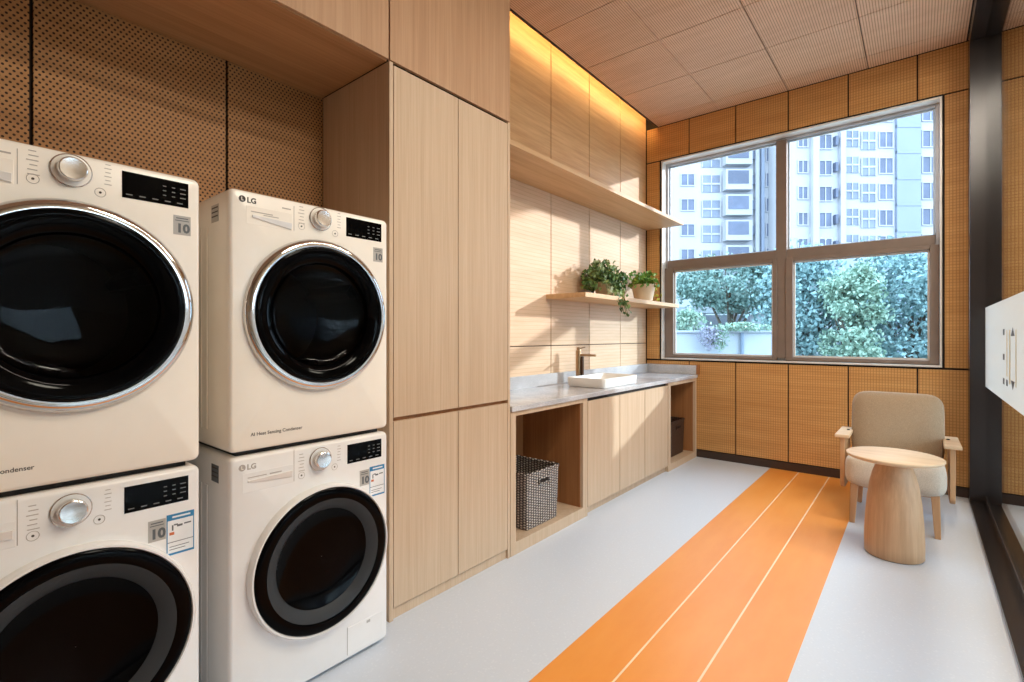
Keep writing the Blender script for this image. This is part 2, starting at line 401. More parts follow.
# bulkhead over the washers and the tall cabinet
mb = MB().box(XW + 0.002, XC - 0.016, Y0, 2.135, 2.44, 3.5, 0)
for a, b in ((Y0, 0.10), (0.10, 1.318), (1.322, 2.138)): mb.box(XC - 0.016, XC, a + 0.002, b - 0.002, 2.436, 3.498, 1)
mb.box(XW + 0.002, XC - 0.016, Y0, 0.352, 2.432, 2.44, 2); mb.box(XW + 0.002, XC - 0.016, 0.355, 1.318, 2.432, 2.44, 2)
struct(mb.build('wall_bulkhead', [M['gap'], M['oak_bulk'], M['oak_soffit']], bevel=0.0008, seg=1))

# ------------------------------------------------------------------ window
win = bpy.data.objects.new('window_1', None); C.objects.link(win); win.location = (0, 0, 0); struct(win)
def ring(mb, x0, x1, z0, z1, y0, y1, w, mi=0, wt=None, wb=None):
    wt = w if wt is None else wt; wb = w if wb is None else wb
    mb.box(x0, x0 + w, y0, y1, z0, z1, mi); mb.box(x1 - w, x1, y0, y1, z0, z1, mi)
    mb.box(x0 + w, x1 - w, y0, y1, z0, z0 + wb, mi); mb.box(x0 + w, x1 - w, y0, y1, z1 - wt, z1, mi); return mb
mb = MB(); ring(mb, WX0 - 0.004, WX1 + 0.004, WZ0 - 0.004, WZ1 + 0.004, YB - 0.004, YB + 0.25, 0.007, 0)
mb.build('shadow_gap', M['black_gap'], win)
mb = MB(); ring(mb, WX0 + 0.004, WX1 - 0.004, WZ0 + 0.004, WZ1 - 0.004, YB + 0.004, YB + 0.24, 0.014, 0)
mb.build('lining', M['lining'], win, bevel=0.001)
FY0, FY1 = YB + 0.075, YB + 0.16
mb = MB(); ring(mb, WX0 + 0.018, WX1 - 0.018, WZ0 + 0.018, WZ1 - 0.018, FY0 + 0.03, FY1, 0.024, 0)
mb.build('window_frame', M['greyalu'], win, bevel=0.003)
MXa, MXb, TZa, TZb = -1.052, -0.962, 1.972, 2.052
box('mullion', M['taupe'], MXa, MXb, FY0, FY1, WZ0 + 0.042, WZ1 - 0.042, win, bevel=0.003)
for a, b in ((WX0 + 0.042, MXa), (MXb, WX1 - 0.042)):
    box('transom', M['taupe'], a, b, FY0 + 0.005, FY1, TZa, TZb, win, bevel=0.003)
    p = MB().box(a, b, FY1 - 0.028, FY1 - 0.02, TZb, WZ1 - 0.042).build('pane', M['pane'], win)
    mb = MB(); ring(mb, a, b, TZb, WZ1 - 0.042, FY1 - 0.018, FY1 - 0.004, 0.014); mb.build('glazing_bead', M['lining'], win)
for a, b in ((WX0 + 0.02, MXa + 0.008), (MXb - 0.008, WX1 - 0.02)):
    wl, wr, wtp = (0.094, 0.036, 0.034) if a < -1.5 else (0.062, 0.058, 0.036); mb = MB(); ya, yb_, za, zb_ = FY0 - 0.012, FY0 + 0.055, WZ0 + 0.022, TZa - 0.001
    mb.box(a, a + wl, ya, yb_, za, zb_).box(b - wr, b, ya, yb_, za, zb_).box(a + wl, b - wr, ya, yb_, za, za + 0.034).box(a + wl, b - wr, ya, yb_, zb_ - wtp, zb_)
    s = mb.build('sash', M['taupe'], win, bevel=0.004)
    mb = MB(); ring(mb, a + wl, b - wr, WZ0 + 0.056, TZa - 0.001 - wtp, FY0 + 0.024, FY0 + 0.036, 0.014); mb.build('glazing_bead', M['lining'], s)
    MB().box(a + wl, b - wr, FY0 + 0.040, FY0 + 0.046, WZ0 + 0.056, TZa - 0.001 - wtp).build('pane', M['pane_low'], s)

# ------------------------------------------------------------------ glass partition on the right
PY = 4.96
struct(MB().box(XG0, XG - 0.004, Y0 + 0.01, YB - 0.008, 0.0, 0.024, 0).box(XG - 0.012, XG + 0.012, Y0 + 0.01, PY, 0.024, 0.085).box(XG + 0.004, XG1, Y0 + 0.01, PY, 0.0, 0.083).build('trim_2', M['steel'], bevel=0.002))
struct(MB().box(XG0, XG1, PY, YB - 0.008, 0.024, ZC - 0.09).build('trim_3', M['steel'], bevel=0.003))
struct(MB().box(XG0, XG - 0.006, Y0 + 0.01, YB - 0.008, ZC - 0.09, ZC - 0.001).box(XG + 0.006, XG1, Y0 + 0.01, YB - 0.008, ZC - 0.09, ZC - 0.001).box(XG - 0.006, XG + 0.006, Y0 + 0.01, YB - 0.008, ZC - 0.05, ZC - 0.001).build('trim_4', M['steel'], bevel=0.002))
gp = bpy.data.objects.new('window_2', None); C.objects.link(gp); struct(gp)
MB().box(XG - 0.005, XG + 0.005, Y0 + 0.02, PY, 0.085, ZC - 0.052).build('pane', M['clear'], gp)
band = MB().box(XG - 0.0065, XG - 0.0055, Y0 + 0.03, PY - 0.01, 0.875, 1.445).build('vinyl_band', M['band'], gp)
RG = (PI / 2, 0, -PI / 2)     # lettering read from inside the room, looking towards +x
xl = XG - 0.0072
mb = MB()
for (yy, zz) in ((3.93, 1.262), (3.93, 1.122), (3.93, 0.985), (3.80, 0.985)): mb.box(xl - 0.0004, xl, yy - 0.032, yy + 0.032, zz - 0.017, zz + 0.017)
mb.build('square_mark', M['dark_print'], band)
mb = MB()
for yy, w in ((3.80, 0.030), (3.69, 0.045), (3.47, 0.030)): mb.box(xl - 0.0004, xl, yy - w / 2, yy + w / 2, 1.02 if yy > 3.75 else 0.985, 1.272)
mb.build('gold_stroke', M['gold'], band)
mb = MB()
for zz, sg in ((1.285, -1), (0.965, 1)):
    v = [(xl - 0.0005, 3.58 - 0.065, zz + sg * 0.045), (xl - 0.0005, 3.58 + 0.065, zz + sg * 0.045), (xl - 0.0005, 3.58, zz)]
    mb.add(v + [(xl, p[1], p[2]) for p in v], [(0, 1, 2), (5, 4, 3), (0, 3, 4, 1), (1, 4, 5, 2), (2, 5, 3, 0)])
mb.build('triangle_mark', M['dark_print'], band)

# ------------------------------------------------------------------ tall cabinet
tc = thing('tall_cabinet', 'tall light oak cabinet with four flat doors beside the stacked machines', 'cabinet', (XC, 1.73, 0))
def L(o): return o
mb = MB().box(-0.54, -0.024, -0.408, 0.406, 0.05, 2.428, 0)
mb.build('body', M['gap'], tc)
MB().box(-0.54, 0, -0.410, -0.390, 0.0, 2.430).build('side_panel', M['oak'], tc, bevel=0.0008, seg=1)
MB().box(-0.54, 0, 0.388, 0.408, 0.0, 2.430).build('side_panel', M['oak'], tc, bevel=0.0008, seg=1)
box('plinth', M['oak'], -0.5, -0.012, -0.390, 0.386, 0.0, 0.046, tc, bevel=0.0008, seg=1)
box('finger_rail', M['oak_shade'], -0.024, -0.018, -0.388, 0.386, 0.862, 0.892, tc)
for (a, b) in ((-0.3865, 0.0020), (0.0060, 0.3855)):
    box('door', M['oak'], -0.021, 0.0, a, b, 0.054, 0.866, tc, bevel=0.001, seg=1)
    box('door', M['oak'], -0.021, 0.0, a, b, 0.884, 2.420, tc, bevel=0.001, seg=1)

# ------------------------------------------------------------------ worktop run
def open_unit(label, y0, y1, st_l, st_r, zb, zt):
    t = thing('open_cabinet', label, 'cabinet', (XC, y0, 0)); w = y1 - y0
    MB().box(-0.53, 0, 0, st_l, 0, 0.812).build('side_panel', M['oak'], t, bevel=0.001, seg=1)
    MB().box(-0.53, 0, w - st_r, w, 0, 0.812).build('side_panel', M['oak'], t, bevel=0.001, seg=1)
    MB().box(-0.53, -0.0005, st_l, w - st_r, 0.0, zb).build('bottom_board', M['oak'], t)
    MB().box(-0.53, -0.0005, st_l, w - st_r, zt, 0.812).build('top_rail', M['oak'], t)
    MB().box(-0.53, -0.515, st_l, w - st_r, zb, zt).build('back_board', M['oak_shade'], t)
    MB().box(-0.515, -0.022, st_l, st_l + 0.006, zb, zt).box(-0.515, -0.022, w - st_r - 0.006, w - st_r, zb, zt).box(-0.515, -0.022, st_l + 0.006, w - st_r - 0.006, zt - 0.006, zt).build('shade_lining', M['oak_shade'], t)  # added thin faces holding the niche shade in their colour
    return t
open_unit('open oak cabinet under the worktop next to the tall cabinet', 2.142, 2.975, 0.048, 0.058, 0.070, 0.786)
open_unit('open oak cabinet under the worktop in the window corner', 4.400, 5.142, 0.058, 0.042, 0.060, 0.780)
bc = thing('base_cabinet', 'oak base cabinet with three flat doors under the sink', 'cabinet', (XC, 2.978, 0))
MB().box(-0.53, -0.024, 0, 1.419, 0.052, 0.812).build('body', M['gap'], bc)
box('plinth', M['oak'], -0.5, -0.03, 0.0, 1.419, 0.0, 0.05, bc)
for a, b in ((0.003, 0.473), (0.481, 0.9205), (0.9285, 1.410)):
    box('door', M['oak'], -0.021, 0.0, a, b, 0.056, 0.788, bc, bevel=0.001, seg=1)
wt = thing('worktop', 'long grey speckled stone worktop with low upstand along the walls', 'worktop', (-2.03, 3.645, 0.814))
MB().box(-0.282, 0.272, -1.502, 1.498, 0, 0.031).build('slab', M['stone'], wt, bevel=0.002)
MB().box(-0.284, -0.264, -1.502, 1.478, 0.0315, 0.125).build('upstand', M['stone'], wt, bevel=0.001)
MB().box(-0.284, 0.262, 1.479, 1.499, 0.0315, 0.125).build('upstand', M['stone'], wt, bevel=0.001)
MB().box(0.2635, 0.292, 1.474, 1.499, 0.0325, 0.128).build('end_strip', M['oak_shade'], wt, bevel=0.001)

# shelves
s1 = tag(box('wall_shelf', M['oak_shelf'], XW + 0.001, -1.908, 2.142, YB - 0.002, 2.398, 2.430, bevel=0.002), 'long deep oak shelf high on the wall beneath the ceiling glow', 'shelf')
s2 = tag(box('wall_shelf', M['oak_shelf'], XW + 0.001, -1.955, 3.255, YB - 0.002, 1.538, 1.574, bevel=0.002), 'shorter oak shelf carrying two potted plants above the sink', 'shelf')

# sink
def rrect(hw, hd, r, seg=6):
    pts = []
    for cxx, cyy, a0 in ((hw - r, hd - r, 0), (-hw + r, hd - r, 90), (-hw + r, -hd + r, 180), (hw - r, -hd + r, 270)):
        for k in range(seg + 1):
            a = rad(a0 + 90 * k / seg); pts.append((cxx + r * math.cos(a), cyy + r * math.sin(a)))
    return pts
sk = thing('sink', 'white rectangular porcelain sink sitting on the stone worktop', 'sink', (-1.975, 3.565, 0.8455))
loops = []
for hw, hd, r, z in ((0.155, 0.270, 0.02, 0.0), (0.162, 0.282, 0.025, 0.008), (0.166, 0.290, 0.028, 0.066), (0.165, 0.289, 0.028, 0.072), (0.160, 0.284, 0.026, 0.074), (0.150, 0.274, 0.022, 0.070), (0.140, 0.262, 0.03, 0.03), (0.12, 0.24, 0.04, 0.016)):
    loops.append([(x, y, z) for x, y in rrect(hw, hd, r)])
MB().loft(loops, True, True).build('basin', M['porcelain'], sk, smooth=True, angle=50)
MB().lathe([(0.028, 0), (0.03, 0.002), (0.02, 0.004)], (0, 0, 0.0165), seg=24, cap1=True).build('drain', M['silver'], sk, smooth=True)

# tap
fa = thing('tap', 'slim brushed bronze tap standing on the worktop behind the sink', 'tap', (-2.195, 3.545, 0.8455))
MB().lathe([(0.030, 0), (0.030, 0.006), (0.024, 0.010)], (0, 0, 0), seg=28, cap0=True, cap1=True).build('base_ring', M['bronze'], fa, smooth=True)
MB().lathe([(0.0235, 0.010), (0.0235, 0.268), (0.021, 0.276)], (0, 0, 0), seg=28, cap0=True, cap1=True).build('column', M['bronze'], fa, smooth=True)
MB().box(0.028, 0.045, -0.013, 0.013, 0.0, 0.225).build('side_bar', M['bronze_dark'], fa, bevel=0.003)
sp = [(0.015, 0, 0.236), (0.06, 0.0, 0.236), (0.16, 0.0, 0.236), (0.164, 0.0, 0.235)]
MB().tube(sp, [0.010, 0.0095, 0.009, 0.006], 14).build('spout', M['bronze'], fa, smooth=True)
h = MB().lathe([(0.016, 0.277), (0.016, 0.296), (0.012, 0.300)], (0, 0, 0), seg=20, cap0=True, cap1=True).build('lever_hub', M['bronze'], fa, smooth=True)
MB().tube([(0.012, 0.0, 0.290), (0.06, 0.01, 0.302)], [0.005, 0.004], 10).build('lever', M['bronze'], h, smooth=True)

# baskets
def basket(name, label, m, loc, w, d, hgt, grp):
    t = thing(name, label, 'basket', loc, 0, grp)
    def loop(k, z): return [(x * k, y * k, z) for x, y in rrect(d / 2, w / 2, 0.018, 4)]
    outer = [loop(0.92, 0.0), loop(0.94, 0.004)] + [loop(0.94 + 0.06 * i / 6, 0.004 + (hgt - 0.012) * i / 6) for i in range(1, 7)]
    inner = [loop(0.95, hgt - 0.010), loop(0.89, 0.02)]
    b = MB().loft(outer + inner, True, True).build('woven_body', m, t, smooth=True)
    rim = []
    pts = rrect(d / 2 - 0.004, w / 2 - 0.004, 0.018, 5)
    ring_pts = [(x, y, hgt) for x, y in pts]
    n = len(ring_pts); lo = []
    for i in range(n):
        p = Vector(ring_pts[i]); q = Vector(ring_pts[(i + 1) % n]); o = Vector(ring_pts[i - 1]); dr = (q - o).normalized(); sd = Vector((dr.y, -dr.x, 0))
        lo.append([p + sd * 0.010 * math.cos(a) + Vector((0, 0, 0.010 * math.sin(a))) for a in [2 * PI * k / 8 for k in range(8)]])
    MB().loft(lo + [lo[0]]).build('braided_rim', m, t, smooth=True, angle=80)
    hb = MB()
    k = 0.985 * d / 2
    hb.tube([(k + 0.004, -0.055, hgt - 0.045), (k + 0.007, -0.055, hgt - 0.075), (k + 0.006, 0.055, hgt - 0.075), (k + 0.006, 0.055, hgt - 0.045), (k + 0.004, -0.055, hgt - 0.045)], 0.005, 8)
    hb.build('handle_edge', m, t, smooth=True)
    box('handle_opening', M['gap'], k - 0.02, k + 0.0035, -0.050, 0.050, hgt - 0.072, hgt - 0.046, t)
    return t
basket('wicker_basket', 'large dark brown woven basket with pale painted sheen in the open cabinet beside the tall cabinet', M['wicker'], (-1.985, 2.512, 0.071), 0.345, 0.36, 0.335, 'woven baskets in the open cabinets')
basket('wicker_basket', 'dark brown woven basket in the open cabinet of the window corner', M['wicker_dark'], (-2.03, 4.85, 0.061), 0.36, 0.36, 0.335, 'woven baskets in the open cabinets')

# ------------------------------------------------------------------ washers and dryers
RT = (PI / 2, 0, PI / 2)       # lettering on the fronts (faces +x)
def outline(w, z0, z1, r, inset, seg=5, n=16):
    y0, y1, a0, a1 = -w / 2 + inset, w / 2 - inset, z0 + inset, z1 - inset
    r = max(r - inset * 0.5, 0.004); p = []
    cs = [(y1 - r, a1 - r, 0), (y0 + r, a1 - r, 90), (y0 + r, a0 + r, 180), (y1 - r, a0 + r, 270)]
    for i, (cy_, cz_, an) in enumerate(cs):
        for k in range(seg + 1):
            a = rad(an + 90 * k / seg); p.append((cy_ + r * math.cos(a), cz_ + r * math.sin(a)))
        nx = cs[(i + 1) % 4]; a = rad(nx[2]); e = (nx[0] + r * math.cos(a), nx[1] + r * math.sin(a)); q = p[-1]
        for k in range(1, n): p.append((q[0] + (e[0] - q[0]) * k / n, q[1] + (e[1] - q[1]) * k / n))
    return p
def arc_pts(r, cyy, czz, pts): 
    o = []
    for (y, z) in pts:
        a = math.atan2(z - czz, y - cyy); o.append((cyy + r * math.cos(a), czz + r * math.sin(a)))
    return o
DEP = 0.585
def shell(t, m, z0, z1, cyy, czz, rh):
    W = 0.60; loops = []
    o0 = outline(W, z0, z1, 0.018, 0.012)
    circ = arc_pts(rh, cyy, czz, o0); loops.append([(-0.03, y, z) for y, z in circ]); loops.append([(0, y, z) for y, z in circ]); loops.append([(0, y, z) for y, z in arc_pts(rh + 0.004, cyy, czz, o0)])
    for x, ins in ((0.0, 0.012), (-0.002, 0.0065), (-0.006, 0.003), (-0.011, 0.0008), (-0.017, 0.0), (-DEP, 0.0)): loops.append([(x, y, z) for y, z in outline(W, z0, z1, 0.018, ins)])
    return MB().loft(loops, False, True).build('body', m, t, smooth=True, angle=30)
def lines(t, name, items, m, x=0.0006):
    mb = MB()
    for (y, z, w, h_) in items: mb.box(0.0, x, y - w / 2, y + w / 2, z - h_ / 2, z + h_ / 2)
    return mb.build(name, m, t)
def emblem(t, y, z, r, m):
    mb = MB(); n = 28
    mb.lathe([(0.0001, 0), (r, 0), (r, 0.0008), (0.0001, 0.0008)], (0, y, z), 'x', n); e = mb.build('emblem', m, t)
    lines(e, 'emblem_stroke', [(y - r * 0.15, z + r * 0.05, r * 0.22, r * 1.0), (y + r * 0.08, z - r * 0.40, r * 0.62, r * 0.2)], M['cream'], 0.0012)
def badge(t, y, z, w, h_):
    b = MB().box(0, 0.0008, y - w / 2, y + w / 2, z - h_ / 2, z + h_ / 2).build('guarantee_badge', M['silver_label'], t)
    text_part('badge_number', '10', h_ * 0.62, M['label_dark'], b, (0.001, y + 0.002, z - h_ * 0.36), RT, 0.0002, 'CENTER', bold=0.045)
    lines(b, 'badge_print', [(y, z + h_ * 0.36, w * 0.7, h_ * 0.05), (y, z + h_ * 0.24, w * 0.8, h_ * 0.04)], M['label_dark'], 0.0011)
    return b
def dial(t, y, z, m=None):
    d = MB().lathe([(0.040, 0.0), (0.040, 0.003), (0.037, 0.004)], (0, y, z), 'x', 40, True, True).build('dial', M['cream'] if m is None else m, t, smooth=True)
    MB().lathe([(0.0405, 0.0), (0.042, 0.003), (0.0405, 0.0045), (0.039, 0.003)], (0, y, z), 'x', 40).build('dial_ring', M['silver'], d, smooth=True)
    MB().lathe([(0.030, 0.004), (0.030, 0.022), (0.0285, 0.026), (0.026, 0.0275)], (0, y, z), 'x', 40, True, False).build('dial_knob', M['silver'], d, smooth=True)
    MB().lathe([(0.026, 0.0275), (0.012, 0.0262), (0.0005, 0.0260)], (0, y, z), 'x', 40, False, True).build('dial_face', M['silver'], d, smooth=True)
    return d
def display(t, y0, y1, z0, z1):
    b = MB().box(-0.001, 0.0012, y0, y1, z0, z1).build('display', M['blackglass'], t)
    it = []
    w = y1 - y0
    for i in range(5): it.append((y0 + w * (0.1 + 0.19 * i), z0 + 0.010, w * 0.09, 0.0028))
    for i in range(3):
        it.append((y0 + w * 0.62, z0 + 0.026 + 0.013 * i, 0.008, 0.0025)); it.append((y0 + w * 0.76, z0 + 0.026 + 0.013 * i, 0.008, 0.0025)); it.append((y0 + w * 0.91, z0 + 0.026 + 0.013 * i, 0.014, 0.0025))
    lines(b, 'display_print', it, M['pale_print'], 0.0016)
    return b
def programme_print(t, yd, z):
    it = []
    for i in range(6): it.append((yd - 0.072 + 0.002 * (i % 2), z + 0.030 - 0.0115 * i, 0.014 + 0.004 * (i % 3), 0.0022))
    lines(t, 'programme_print', it, M['grey_print']); it = []
    for i in range(6): it.append((yd + 0.074, z + 0.034 - 0.0105 * i, 0.011 + 0.004 * (i % 2), 0.0020))
    lines(t, 'programme_print', it, M['grey_print'])
def button(t, y, z):
    b = MB().lathe([(0.0115, 0), (0.0122, 0.0006), (0.0115, 0.0010), (0.0108, 0.0006)], (0, y, z), 'x', 24).build('button', M['grey_print'], t, smooth=True)
    MB().lathe([(0.0001, 0.0), (0.003, 0.0), (0.003, 0.0008), (0.0001, 0.0008)], (0, y, z), 'x', 16).build('button_icon', M['dark_print'], b)
def feet(t):
    for y in (-0.24, 0.24):
        for x in (-0.06, -0.52): MB().lathe([(0.022, 0), (0.024, 0.003), (0.020, 0.016)], (x, y, 0), 'z', 16, True, True).build('foot', M['rubber'], t, smooth=True)
def side_vent(t, m, zc, dark):
    b = MB().box(-0.142, -0.084, -0.3012, -0.2995, zc - 0.028, zc + 0.028).build('side_label', dark, t)
    mb = MB()
    for k in range(3): mb.box(-0.138 + 0.0, -0.088, -0.3018, -0.3012, zc + 0.016 - 0.014 * k, zc + 0.020 - 0.014 * k)
    mb.build('side_label_print', M['dark_print'], b)
    mb = MB()
    for x in (-0.19, -0.24, -0.29, -0.34): mb.box(x - 0.012, x + 0.012, -0.3022, -0.299, 0.06, 0.74)
    mb.build('side_rib', m, t, bevel=0.002)
def logo(t, y, z, m):
    emblem(t, y, z, 0.0105, m)
    text_part('maker_lettering', 'LG', 0.024, m, t, (0.0003, y + 0.0145, z - 0.0085), RT, 0.0004, bold=0.03)

def door_bowl(t, cyy, czz, r_in, depth):
    """drum seen through the glass, with lifter ribs"""
    d = MB().lathe([(r_in + 0.02, -0.031), (r_in, -0.034), (r_in, -depth), (0.001, -depth - 0.01)], (0, cyy, czz), 'x', 48).build('drum', M['drum'], t, smooth=True)
    for k in range(3):
        a = rad(30 + 120 * k); c_, s_ = math.cos(a), math.sin(a); mb = MB(); vs = []
        for x in (-0.06, -depth + 0.02):
            for (rr, w) in ((r_in - 0.001, 0.03), (r_in - 0.04, 0.014)):
                for sg in (-1, 1): vs.append((x, cyy + rr * c_ - sg * w * s_, czz + rr * s_ + sg * w * c_))
        mb.add(vs, [(0, 1, 3, 2), (4, 6, 7, 5), (0, 4, 5, 1), (2, 3, 7, 6), (0, 2, 6, 4), (1, 5, 7, 3)]); mb.build('drum_lifter', M['drum'], d)
    return d

def make_dryer(label, m):
    t = thing('dryer', label, 'dryer', (-1.672, 0.258, 0.867), 0, 'tumble dryers on top of the washers')
    H = 0.842; cyy, czz = 0.010, 0.449
    shell(t, m, 0.001, H, cyy, czz, 0.225)
    # door
    d = MB().lathe([(0.222, -0.02), (0.218, 0.026), (0.223, 0.033), (0.231, 0.035), (0.237, 0.033), (0.240, 0.028), (0.240, 0.018), (0.238, 0.0)], (0, cyy, czz), 'x', 96).build('door', M['blackglass'], t, smooth=True)
    MB().lathe([(0.239, 0.001), (0.2405, 0.020), (0.243, 0.0245), (0.250, 0.0255), (0.260, 0.022), (0.268, 0.013), (0.271, 0.004), (0.2715, 0.0)], (0, cyy, czz), 'x', 96).build('chrome_ring', M['chrome'], d, smooth=True)
    MB().lathe([(0.2215, 0.0315), (0.200, 0.027), (0.186, 0.014), (0.182, -0.006)], (0, cyy, czz), 'x', 96).build('inner_rim', M['blackglass'], d, smooth=True)
    MB().lathe([(0.1865, 0.006), (0.180, -0.004), (0.160, -0.014), (0.10, -0.024), (0.001, -0.028)], (0, cyy, czz), 'x', 72).build('door_glass', M['darkglass'], d, smooth=True)
    door_bowl(t, cyy, czz, 0.205, 0.40)
    # controls
    dial(t, 0.006, 0.795, m); display(t, 0.110, 0.268, 0.750, 0.822); programme_print(t, 0.006, 0.795)
    button(t, -0.065, 0.757); button(t, 0.064, 0.752)
    badge(t, 0.252, 0.697, 0.044, 0.056)
    logo(t, -0.262, 0.812, M['dark_print'])
    lines(t, 'model_print', [(-0.118, 0.808, 0.03, 0.004)], M['grey_print'])
    dr = MB().box(-0.002, 0.0004, -0.250, -0.098, 0.735, 0.795).build('drawer', m, t, bevel=0.001)
    mb = MB(); mb.hexa([(0.0, -0.232, 0.758), (0.004, -0.232, 0.758), (0.004, -0.102, 0.738), (0.0, -0.102, 0.738)], [(0.0, -0.232, 0.766), (0.006, -0.232, 0.766), (0.008, -0.102, 0.760), (0.0, -0.102, 0.760)])
    mb.build('drawer_handle', M['lining'], dr, bevel=0.001)
    lines(dr, 'drawer_print', [(-0.20, 0.777, 0.07, 0.003), (-0.17, 0.771, 0.05, 0.0025)], M['grey_print'], 0.0008)
    lines(t, 'panel_seam', [(-0.092, 0.780, 0.0016, 0.085)], M['grey_print'])
    text_part('front_lettering', 'AI Heat Sensing Condenser', 0.0155, M['dark_print'], t, (0.0003, -0.236, 0.048), RT, 0.0003, bold=0.01)
    side_vent(t, m, 0.775, M['silver_label'])
    return t

def make_washer(label, m):
    t = thing('washing_machine', label, 'washing machine', (-1.672, 0.258, 0.0), 0, 'washing machines on the floor')
    H = 0.852; cyy, czz = 0.016, 0.438
    shell(t, m, 0.014, H, cyy, czz, 0.205); feet(t)
    d = MB().lathe([(0.200, -0.02), (0.203, 0.024), (0.222, 0.033), (0.241, 0.033), (0.2485, 0.031), (0.2525, 0.027), (0.2525, 0.020), (0.250, 0.0)], (0, cyy, czz), 'x', 96).build('door', M['blackglass'], t, smooth=True)
    MB().lathe([(0.2510, 0.0), (0.2530, 0.026), (0.2555, 0.0305), (0.2600, 0.030), (0.2635, 0.025), (0.2655, 0.012), (0.2655, 0.0)], (0, cyy, czz), 'x', 96).build('white_ring', m, d, smooth=True)
    MB().lathe([(0.214, 0.0310), (0.207, 0.0290), (0.188, 0.019), (0.172, 0.006)], (0, cyy, czz), 'x', 96).build('inner_rim', M['greyring'], d, smooth=True)
    MB().lathe([(0.174, 0.010), (0.160, 0.004), (0.11, -0.006), (0.001, -0.010)], (0, cyy, czz), 'x', 72).build('door_glass', M['blackglass'], d, smooth=True)
    dial(t, 0.006, 0.796, m); display(t, 0.115, 0.268, 0.756, 0.828); programme_print(t, 0.006, 0.796)
    button(t, -0.065, 0.752); button(t, 0.062, 0.756)
    badge(t, 0.190, 0.688, 0.042, 0.060)
    e = MB().box(0, 0.0008, 0.213, 0.283, 0.606, 0.724).build('energy_label', M['paper'], t)
    MB().box(0.0008, 0.0012, 0.213, 0.283, 0.706, 0.724).box(0.0008, 0.0012, 0.213, 0.283, 0.606, 0.612).box(0.0008, 0.0012, 0.213, 0.2155, 0.612, 0.706).box(0.0008, 0.0012, 0.2805, 0.283, 0.612, 0.706).build('label_border', M['label_blue'], e)
    lines(e, 'label_print', [(0.236, 0.692, 0.010, 0.004), (0.228, 0.684, 0.004, 0.016), (0.246, 0.688, 0.014, 0.006), (0.266, 0.690, 0.018, 0.004)], M['label_dark'], 0.0011)
    lines(e, 'label_print', [(0.248, 0.643, 0.064, 0.0018), (0.245, 0.630, 0.05, 0.0018), (0.24, 0.622, 0.04, 0.0018)], M['label_dark'], 0.0011)
    lines(e, 'label_mark', [(0.226, 0.668, 0.012, 0.008)], M['label_red'], 0.0012)
    lines(e, 'label_title', [(0.250, 0.715, 0.046, 0.005)], M['paper'], 0.0015)
    logo(t, -0.262, 0.818, M['grey_print'])
    dr = MB().box(-0.002, 0.0004, -0.262, -0.094, 0.735, 0.798).build('drawer', m, t, bevel=0.001)
    mb = MB(); mb.hexa([(0.0, -0.245, 0.767), (0.003, -0.245, 0.767), (0.004, -0.100, 0.756), (0.0, -0.100, 0.756)], [(0.0, -0.245, 0.773), (0.004, -0.245, 0.773), (0.007, -0.100, 0.778), (0.0, -0.100, 0.778)])
    mb.build('drawer_handle', M['lining'], dr, bevel=0.001)
    lines(dr, 'drawer_print', [(-0.215, 0.782, 0.06, 0.0028), (-0.155, 0.782, 0.04, 0.004)], M['grey_print'], 0.0008)
    lines(t, 'panel_seam', [(-0.092, 0.792, 0.0016, 0.110)], M['grey_print'])
    f = MB().box(-0.002, 0.0012, 0.116, 0.272, 0.030, 0.135).build('service_flap', m, t, bevel=0.001)
    lines(f, 'flap_edge', [(0.115, 0.085, 0.0016, 0.105)], M['grey_print'], 0.0014)
    lines(f, 'flap_mark', [(0.207, 0.122, 0.016, 0.010)], M['silver_label'], 0.0018)
    side_vent(t, m, 0.790, M['label_dark'])
    return t
w1 = make_washer('white washing machine at the left edge of the room under the larger looking dryer', M['white'])
d1 = make_dryer('cream dryer stacked on the washing machine at the left edge', M['cream'])
w2 = copy_tree(w1); w2.location.y = 0.939; w2['label'] = 'white washing machine on the floor right beside the tall oak cabinet'
d2 = copy_tree(d1); d2.location.y = 0.939; d2['label'] = 'cream dryer stacked on the washing machine right beside the tall oak cabinet'
w1['label'] = 'white washing machine cut off by the left edge of the picture'
for k, w in enumerate((w1, w2)):
    st = tag(MB().box(-DEP + 0.03, -0.03, -0.27, 0.27, 0, 0.0135).build('stacking_kit', M['rubber'], None, loc=(-1.672, w.location.y, 0.8525)), ['black stacking strip between the machines at the left edge', 'black stacking strip between the machines beside the oak cabinet'][k], 'stacking kit', 'stacking strips between the machines')

# ------------------------------------------------------------------ plants
def leaf_cloud(mb, pts, size, mi=0, aspect=1.3, rnd=random):
    for p in pts:
        n = Vector((rnd.uniform(-1, 1), rnd.uniform(-1, 1), rnd.uniform(-0.4, 1))).normalized()
        a = n.orthogonal().normalized(); a = (Matrix.Rotation(rnd.uniform(0, 2 * PI), 3, n) @ a); b = n.cross(a)
        s = size * rnd.uniform(0.65, 1.25); p = Vector(p)
        vs = [p - a * s * aspect * 0.5, p - a * s * 0.1 + b * s * 0.48 + n * s * 0.12, p + a * s * aspect * 0.5, p - a * s * 0.1 - b * s * 0.48 + n * s * 0.12]
        mb.add(vs, [(0, 1, 2), (0, 2, 3)], mi)
def pot(t, r0, r1, h_, m):
    MB().lathe([(r0 * 0.9, 0), (r0, 0.004), (r1, h_ * 0.9), (r1 * 1.03, h_ * 0.92), (r1 * 1.03, h_), (r1 * 0.95, h_), (r1 * 0.9, h_ * 0.8)], (0, 0, 0), 'z', 40, True, False).build('pot', m, t, smooth=True)
    MB().lathe([(r1 * 0.93, 0), (0.001, 0.006)], (0, 0, h_ * 0.84), 'z', 28).build('soil', M['soil'], t)
